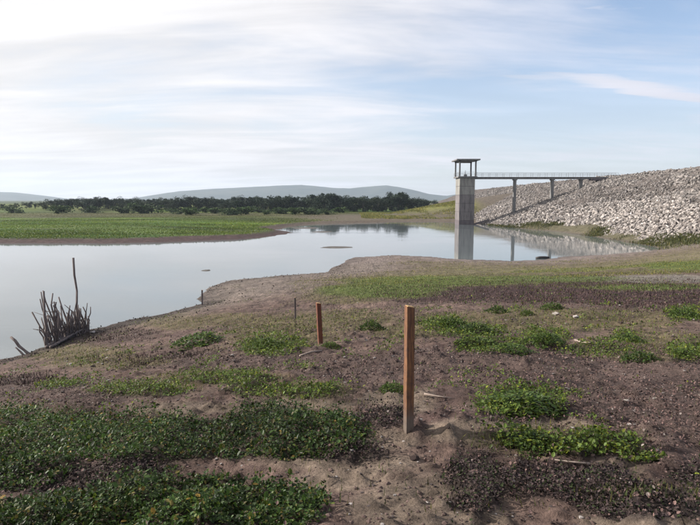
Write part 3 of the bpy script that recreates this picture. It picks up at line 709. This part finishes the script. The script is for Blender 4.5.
# tall grass along the far bank and over the pasture
n = 260000; y = 92*(290/92)**rng.random(n); x = rng.uniform(-0.75, 0.12, n)*y; z, ins, dn, df = height(x, y)
ok = (~ins) & (df > 3.2+3*rng.random(n)) & (df < dn) & ~((x > -12+10*rng.random(n)) & (y < 225) & (y > 118)) & (rng.random(n) < 0.25+0.75*sstep(fbm(x*0.05, y*0.12, 83, 3), 0.35, 0.55))
x, y, z = x[ok], y[ok], z[ok]
tallf = np.where(seg_dist(x, y, FAR) < 22, 1.0, 0.6)
cc = greens(len(x), (0.088, 0.135, 0.024), 0.4, 0.35)*(0.15+1.7*fbm(x*0.03, y*0.10, 85, 4))[:, None]; dry = sstep(y+60*(fbm(x*0.016, y*0.05, 81, 4)-0.5), 165, 205)*(1-sstep(y, 235, 290))
cc = cc*(1-0.8*dry[:, None]) + np.array([0.095, 0.082, 0.04])[None]*0.8*dry[:, None]*rng.uniform(0.6, 1.3, (len(x), 1))
blades('pasture_grass', x, y, z, rng.uniform(0.08, 0.26, len(x))*tallf, rng.uniform(0.06, 0.2, len(x)), cc, 0.4)

# ------------------------------------------------------------------ weed clumps that stand out singly
def clump_mesh(seed, n, hgt, rad, base, leaf):
    rr = np.random.default_rng(seed); a_ = rr.uniform(0, 6.28, n); r = rad*np.sqrt(rr.random(n))
    lump = 0.6+0.8*fbm(np.cos(a_)*r*6+seed, np.sin(a_)*r*6, seed, 3)
    r = r*(0.55+0.75*fbm(np.cos(a_)*1.6+seed, np.sin(a_)*1.6, seed+5, 3)+0.15*np.sin(a_*5+seed)); top = hgt*np.clip(1-(r/rad)**2, 0.05, 1)*lump
    P = np.stack([r*np.cos(a_), r*np.sin(a_), top*rr.random(n)**0.5], -1)
    q = rotz(a_-1.57+rr.normal(0, 0.8, n))@rotx(rr.normal(0.1, 0.6, n))
    c = np.array(base)[None]*rr.uniform(0.5, 1.5, (n, 1)); yl = rr.random(n) < 0.2; c[yl] *= np.array([1.7, 1.4, 1.0])
    fol = scatter('foliage', LF_V, LF_F, q, rr.uniform(0.6, 1.3, n)*leaf, P, M_leaf, c)
    m = MB()
    for i in range(14):
        b_ = rr.uniform(0, 6.28); e = rad*rr.uniform(0.3, 0.8)
        m.tube([(0, 0, -0.03), (math.cos(b_)*e*0.5, math.sin(b_)*e*0.5, hgt*0.35), (math.cos(b_)*e, math.sin(b_)*e, hgt*0.6)], [0.006, 0.005, 0.003], 5)
    me = bpy.data.meshes.new('stem'); me.from_pydata(m.v, [], m.f); me.update(); me.materials.append(M_bark); return fol, me
CL = [clump_mesh(300+i, 900, 0.24, 0.5, [(0.055,0.09,0.02),(0.045,0.075,0.018),(0.065,0.098,0.022)][i % 3], 0.058) for i in range(4)]
clumps = [
 (200,345,24,8,'leafy green weed clump on bare soil near the left shore'),
 (372,330,11,7,'small bright weed clump midway between the two nearest stakes'),
 (330,348,9,4,'low weed clump at the foot of the short second stake'),
 (392,392,13,8,'yellowish weed clump just behind the foot of the tallest stake'),
 (452,328,16,8,'dense weed clump just right of the tallest stake top'),
 (475,333,17,7,'dark weed clump at the left end of the curved weed row'),
 (476,347,20,7,'broad low weed clump in the middle of the curved weed row'),
 (512,352,20,6,'flat weed clump at the lowest bend of the curved weed row'),
 (545,343,17,8,'bushy weed clump at the right end of the curved weed row'),
 (497,313,10,5,'small weed clump at the upper edge of the brown slope, beyond the curved row'),
 (527,315,6,4,'tiny round weed clump between two others beyond the curved row'),
 (553,309,10,5,'grey-green weed clump beside a pale flat stone'),
 (629,341,13,5,'thin weed clump casting a long shadow on the right slope'),
 (641,362,17,8,'round dark weed clump alone on the right slope'),
 (688,356,16,7,'bright weed clump at the right edge of the picture'),
 (684,317,13,7,'weed clump high on the right edge of the slope'),
 (520,408,36,12,'large bright green weed clump on the brown litter'),
 (533,444,24,8,'weed clump just in front of the large bright one'),
 (268,349,18,8,'weed clump amid grass right of the left-shore clump'),
]
for i, (px, py, rx, ry, lb) in enumerate(clumps):
    X, Y, Z = ground_px(px, py); rad = rx/FPX*Y; sc = rad/0.5
    t = tag(empty('weed_clump', (X, Y, Z-0.01), random.uniform(0, 6.28)), lb, 'weed', 'weed clumps on the bank')
    for nm, me in zip(('foliage', 'stem'), CL[i % 4]):
        o = link(nm, me, t); o.scale = (sc*1.15, sc*1.25, max(0.3, min(1.25, (2*ry/FPX*Y)/0.36)))

# ------------------------------------------------------------------ stones and clods
n = 5200; x, y, z, w = on_ground(n, 2.4, 40, None, 0.7); k = len(x)
sz = (0.004+0.016*rng.random(k)**3)*np.clip(y/5, 0.8, 2.5)
cc = np.where((rng.random(k) < 0.22)[:, None], np.array([0.28, 0.25, 0.23])[None], np.array([0.08, 0.062, 0.056])[None])*rng.uniform(0.6, 1.3, (k, 1))
v, f = ico(0, 77, 0.3, (1.2, 1, 0.7))
tag(link('gravel', scatter('gravel', v, f, rotz(rng.uniform(0, 6.28, k)), sz, np.stack([x, y, z+sz*0.2], -1), M_stone, cc)), kind='stuff')
v1, f1 = ico(1, 78, 0.3, (1.4, 1, 0.6)); st_me = [np_mesh('stone', v1, f1, M_stone, np.tile(np.array(c_), (len(v1), 1))) for c_ in ((0.36,0.325,0.30), (0.27,0.24,0.215))]
for i, (px, py, r_, lb) in enumerate([
  (588,435,7,'flat pale stone at the left of a short row in the litter'),(600,438,4,'small pale stone in the middle of the row in the litter'),
  (629,425,4,'pale stone right of the stone row in the dark litter'),(627,401,5,'pale flat stone on the purple litter, upper right'),
  (573,428,3.5,'small white stone above the left end of the stone row'),(586,474,3,'white pebble on the dark withered weeds, lower right'),
  (630,483,3,'white pebble on the sandy patch, lower right'),(658,451,4,'pale stone at the tip of the green weeds, lower right'),
  (352,451,3.5,'white pebble at the lower edge of the weed mat'),(310,490,3,'white pebble at the tip of the lower weed mat'),
  (428,503,3.5,'white pebble on bare sand in front of the tallest stake'),(624,375,3,'white pebble left of the round dark weed clump'),
  (620,306,3,'pale pebble at the foot of the brown brow on the right'),(555,315,6,'pale flat stone right of the tiny round weed clump'),
  (575,318,6,'pale flat stone lying farther right of the tiny weed clump'),(232,358,4,'dark clod on bare soil right of the left-shore clump'),
  (93,333,5,'pinkish stone beside the pile of sticks')]):
    X, Y, Z = ground_px(px, py); o = link('stone', st_me[i % 2]); s_ = r_/FPX*Y*0.62
    o.location = (X, Y, Z+s_*0.25); o.scale = (s_,)*3; o.rotation_euler = (0, 0, random.uniform(0, 6.28)); tag(o, lb, 'stone', 'stones on the bank')
# dark soil clods near the tallest stake
M_clod = plain_mat('soil_clod', (0.03, 0.022, 0.02), (0.07, 0.05, 0.045), 30, 0.95, 0.1, 0.6)
cl_me = np_mesh('soil_clod', *ico(1, 81, 0.3, (1.1, 1, 0.7)), M_clod)
for px, py, r_, lb in [(419,448,7,'dark soil clod just right of the tallest stake foot'),(414,459,10,'largest dark soil clod in front of the tallest stake'),(421,471,5,'dark soil clod below the largest one'),
                       (420,494,6,'dark soil clod on the sand nearest the camera'),(426,414,5,'soil clod behind the tallest stake foot'),(448,428,4,'small soil clod right of the stake shadow')]:
    X, Y, Z = ground_px(px, py); o = link('soil_clod', cl_me); s_ = r_/FPX*Y*0.6
    o.location = (X, Y, Z+s_*0.1); o.scale = (s_,)*3; o.rotation_euler = (0, 0, random.uniform(0, 6.28)); tag(o, lb, 'clod', 'soil clods by the tallest stake')
n = 26000; x, y, z, w = on_ground(n, 2.4, 30, {'sand': 0.25, 'litter': 0.7, 'dead': 0.6, 'base': 0.25}, 0.7, 1.0); k = len(x); sz = (0.004+0.015*rng.random(k)**3)*np.clip(y/4, 0.9, 3)
tag(link('soil_crumbs', scatter('soil_crumbs', *ico(0, 79, 0.35, (1.1, 1, 0.7)), rotz(rng.uniform(0, 6.28, k)), sz, np.stack([x, y, z], -1), M_dead, np.array([0.085, 0.058, 0.05])[None]*rng.uniform(0.4, 1.5, (k, 1)))), kind='stuff')

# ------------------------------------------------------------------ wooden stakes
def stake_mat(name, c1, c2, grey, split):
    m, q, p = mat_new(name); t = q.n('ShaderNodeTexCoord'); o_ = t.outputs['Object']
    n = q.noise(q.mapping(o_, (1, 1, 0.06)), 90, 6, 0.7); n2 = q.noise(o_, 14, 5, 0.65)
    c = q.mix(q.ss(n, 0.35, 0.65), (*c1, 1), (*c2, 1))
    sp_ = q.n('ShaderNodeSeparateXYZ'); q.l(o_, sp_.inputs[0])
    f = q.ss(q.math('ADD', sp_.outputs[2], q.math('MULTIPLY', n2, 0.16)), split-0.05, split+0.16)
    c = q.mix(f, (*grey, 1), c); c = q.mix(q.ss(n2, 0.45, 0.72, 0, 0.65), c, (0.045, 0.026, 0.02, 1))
    n5 = q.noise(q.mapping(o_, (1, 1, 0.02)), 260, 3, 0.6); c = q.mix(q.ss(n5, 0.60, 0.68, 0, 0.8), c, (0.02, 0.012, 0.01, 1))
    q.l(c, p.inputs['Base Color']); p.inputs['Roughness'].default_value = 0.75
    bn = q.n('ShaderNodeBump'); bn.inputs['Strength'].default_value = 0.5; bn.inputs['Distance'].default_value = 0.004
    q.l(n, bn.inputs['Height']); q.l(bn.outputs[0], p.inputs['Normal']); return m
M_stake = stake_mat('stained_wood', (0.22, 0.098, 0.038), (0.085, 0.036, 0.02), (0.12, 0.09, 0.07), 0.16)
M_stake2 = stake_mat('red_wood', (0.18, 0.055, 0.022), (0.085, 0.025, 0.013), (0.11, 0.065, 0.045), 0.05)
M_end = plain_mat('end_grain', (0.45, 0.30, 0.14), (0.34, 0.21, 0.09), 60)
M_oldwood = plain_mat('old_wood', (0.07, 0.054, 0.05), (0.19, 0.155, 0.142), 25, stretch=(1,1,0.1))
rs0 = np.random.default_rng(3)
def stake(px, py0, py1, wpx, rot, lean, mat, label):
    X, Y, Z = ground_px(px, py1-(py1-py0)*0.02); dp = Y*cp-(Z-CAM_Z)*sp; hgt = (py1-py0)/FPX*dp*1.01; wd = wpx/FPX*dp
    t = tag(empty('wooden_stake', (X, Y, Z), rot), label, 'stake', 'survey stakes in line down the bank'); t.rotation_euler = (lean[0], lean[1], rot)
    m = MB()
    for j in range(9):   # hewn by hand: the faces wander a little and the head is cut slightly askew
        zz = -0.25+(hgt+0.25)*j/8; e1 = wd*0.5*rs0.uniform(0.95, 1.04, 4); off_ = rs0.normal(0, wd*0.012, 2)
        for k, (ax_, ay_) in enumerate(((-1,-1),(1,-1),(1,1),(-1,1))): m.v.append((ax_*e1[k]+off_[0], ay_*e1[k]+off_[1], zz-(wd*0.12*ax_ if j == 8 else 0)))
    for j in range(8):
        for k in range(4): m.f.append((j*4+k, j*4+(k+1) % 4, j*4+4+(k+1) % 4, j*4+4+k))
    m.f += [(3,2,1,0), (32,33,34,35)]; m.build('shaft', mat, t, wd*0.05)
    m = MB().box((-wd*0.4, -wd*0.4, -0.012), (wd*0.4, wd*0.4, 0.004)).build('end_grain', M_end, t); m.location = (0, 0, hgt); m.rotation_euler = (0, math.atan(0.24), 0)
    return X, Y, Z
s1 = stake(408.5, 309, 434, 8.0, R(17), (R(0.5), R(-0.4)), M_stake, 'tallest square wooden stake, stained orange brown with a bare grey foot')
s2 = stake(320.5, 303.5, 345, 4.4, R(20), (R(1), R(-3)), M_stake2, 'short reddish square stake, second from the camera')
s3 = stake(295.5, 298, 319, 1.9, R(10), (0, R(-1)), M_oldwood, 'thin dark stake, third from the camera')
s4 = stake(202.3, 290.5, 305, 1.5, R(10), (0, R(1)), M_oldwood, 'thin dark stake at the edge of the water')

# ------------------------------------------------------------------ sticks at the left shore
X0, Y0, Z0 = ground_px(66, 340)
pile = tag(empty('stick_pile', (X0, Y0, Z0)), 'tangled pile of dark upright sticks at the left shore', 'stick pile')
rs = np.random.default_rng(12)
def stick(p0, p1, r0, r1, parent, name='stick', kink=0.05, fork=0.0):
    p0, p1 = Vector(p0), Vector(p1); pts = []
    for i in range(6):
        t = i/5; pts.append(p0.lerp(p1, t)+Vector(rs.normal(0, kink*(0.3 if i in (0, 5) else 1), 3)))
    m = MB().tube(pts, [(r0+(r1-r0)*i/5)*rs.uniform(0.85, 1.15) for i in range(6)], 7)
    if rs.random() < fork:
        q0 = pts[3]; m.tube([q0, q0+(p1-p0)*0.18+Vector(rs.normal(0, 0.16, 3)), q0+(p1-p0)*0.3+Vector(rs.normal(0, 0.22, 3))], [r1*1.1, r1*0.8, r1*0.45], 6)
    return m.build(name, M_oldwood, parent, smooth=True)
def pile_stick(bx_, by_, tx_, ty_, r0, r1, back=0.0):
    X, Y, Z = ground_px(bx_, by_); mp = Y/FPX; c_ = np.array([X-X0, Y-Y0+back, Z-Z0])
    stick(c_+[0, 0, -0.25], c_+[(tx_-bx_)*mp, rs.normal(0, 0.25), (by_-ty_)*mp], r0, r1, pile, kink=0.045, fork=0.4)
main = [((46,348),(42,291),0.085),((47,347),(34,300),0.06),((50,346),(45,295),0.07),((48,347),(37,292),0.05),((53,345),(50,305),0.06),((58,343),(43,289),0.06),((62,341),(53,301),0.06),
        ((60,342),(56,304),0.055),((72,337),(57,297),0.065),((66,340),(54,314),0.05),((68,338),(73,293),0.04),((76,335),(85,304),0.035),((78,335),(74,306),0.05),((83,333),(76,310),0.05),
        ((74,335),(88,321),0.045),((80,334),(70,318),0.05)]
for (a0, a1), (b0, b1), r_ in main: pile_stick(a0, a1+1, b0, b1, r_*0.95, r_*0.5, rs.uniform(0, .6))
for _ in range(85):
    bx_ = 45+39*rs.random()**1.1; by_ = 349-(bx_-45)*0.40; hh = rs.uniform(10, 42)*(1-0.4*(bx_-45)/40)
    pile_stick(bx_, by_, bx_+rs.normal(-0.14, 0.17)*hh, by_-hh, rs.uniform(.03, .065), rs.uniform(.015, .035), rs.uniform(-0.1, 0.9))
for p_, q_ in (((46,349),(84,333)),((50,349),(74,338)),((56,346),(88,330))):   # sticks lying along the foot of the pile
    A, B = np.array(ground_px(*p_)), np.array(ground_px(*q_)); o_ = np.array([X0, Y0, Z0]); stick(A-o_+[0,0,0.08], B-o_+[0,0,0.2], 0.07, 0.05, pile, kink=0.03)
X, Y, Z = ground_px(79, 333); mp = Y/FPX
o = stick((0,0,-0.4), (-0.08,0.0,(333-256)*mp), 0.06, 0.05, None, 'bare_pole', 0.02); o.location = (X, Y, Z)
tag(o, 'tall thin bare pole rising beside the pile of sticks', 'pole')
X, Y, Z = ground_px(30, 354); mp = Y/FPX
o = stick((0.1,0,-0.2), (-20*mp,0.1,17*mp), 0.07, 0.06, None, 'leaning_stick', 0.02); o.location = (X, Y, Z); tag(o, 'dark stick leaning out over the water, left of the pile', 'stick')
X, Y, Z = ground_px(26, 355)
o = stick((0.1,0,-0.2), (-10*mp,0.0,8*mp), 0.05, 0.035, None, 'leaning_stick', 0.02); o.location = (X, Y, Z); tag(o, 'short dark stick beside the longer leaning one', 'stick')
# log at the right shore, twigs on the soil
X, Y = at_z(542.5, 258.6, 0.0)
m = MB().tube([(-0.78,0,0.05),(-0.3,0.03,0.11),(0.25,-0.02,0.13),(0.8,0.04,0.11)], [0.15, 0.18, 0.17, 0.13], 10)
M_wet = plain_mat('wet_wood', (0.018, 0.015, 0.014), (0.035, 0.03, 0.028), 12, 0.5, 0.4, 0.3)
o = m.build('drift_log', M_wet, None, smooth=True); o.location = (X, Y, 0.0); tag(o, 'short black log lying at the edge of the water, right of the tower', 'log')
for p0, p1, lb in [((424,396),(452,400),'thin pale dry twig on the soil right of the tallest stake'),((300,357),(322,352),'thin pale twig by the short reddish stake'),((575,341),(590,345),'thin twig on the right slope'),
                   ((590,466),(552,463),'dry twig beside the withered weeds, lower right')]:
    A, B = np.array(ground_px(*p0)), np.array(ground_px(*p1)); mid_ = (A+B)/2; mid_[2] = float(H(mid_[0], mid_[1])[0])+0.015
    m = MB().tube([tuple(A-A+[0,0,0.012]), tuple(mid_-A+[0,0.02,0.012]), tuple(B-A+[0,0,0.015])], [0.009*A[1]/4, 0.007*A[1]/4, 0.004*A[1]/4], 6)
    o = m.build('twig', M_tw if 'M_tw' in globals() else plain_mat('dry_twig', (0.30, 0.24, 0.20), (0.22, 0.17, 0.14), 30), None, smooth=True); o.location = A; tag(o, lb, 'twig', 'dry twigs on the bank')
# mud bars in the water
def bar(px, py, rx, ry, lb, up=0.045):
    C = at_z(px, py, 0); E = at_z(px+rx, py, 0)-C; Dp = at_z(px, py-ry, 0)-C; V = [(0, 0, up)]; n = 26
    for q_, zz in ((0.6, up*0.8), (1.0, -0.05)):
        for k in range(n):
            a_ = 2*math.pi*k/n; j = q_*(0.8+0.4*float(vnoise(np.array([math.cos(a_)*2+px]), np.array([math.sin(a_)*2]), 3)[0]))
            V.append((E[0]*math.cos(a_)*j, Dp[1]*math.sin(a_)*j, zz))
    F = [(0, 1+k, 1+(k+1) % n) for k in range(n)]
    F += [(1+k, 1+n+k, 1+n+(k+1) % n) for k in range(n)] + [(1+k, 1+n+(k+1) % n, 1+(k+1) % n) for k in range(n)]
    o = link('mud_bar', np_mesh('mud_bar', np.array(V), np.array(F), M_ground, np.tile(np.array([0.11, 0.10, 0.09]), (len(V), 1)), True)); o.location = (C[0], C[1], 0); tag(o, lb, kind='structure')
bar(337, 247.3, 21, 1.3, 'long low mud bar in mid water'); bar(206, 270.5, 6, 1.0, 'tiny mud bar off the near point'); bar(322, 231.8, 13, 0.8, 'thin mud bar in front of the dark tree reflection'); bar(305, 228, 18, 1.0, 'mud spit off the green point')

# ------------------------------------------------------------------ haze
m = bpy.data.materials.new('haze'); m.use_nodes = True; t = m.node_tree
for nd in list(t.nodes):
    if nd.type != 'OUTPUT_MATERIAL': t.nodes.remove(nd)
pv = t.nodes.new('ShaderNodeVolumePrincipled'); pv.inputs['Color'].default_value = (0.74, 0.86, 1.0, 1); pv.inputs['Density'].default_value = 0.00013
pv.inputs['Anisotropy'].default_value = 0.2
t.links.new(pv.outputs[0], [nd for nd in t.nodes if nd.type == 'OUTPUT_MATERIAL'][0].inputs['Volume'])
hb = MB().box((-9800, -2700, -6), (9800, 6500, 210)).build('haze', m); tag(hb, kind='stuff')
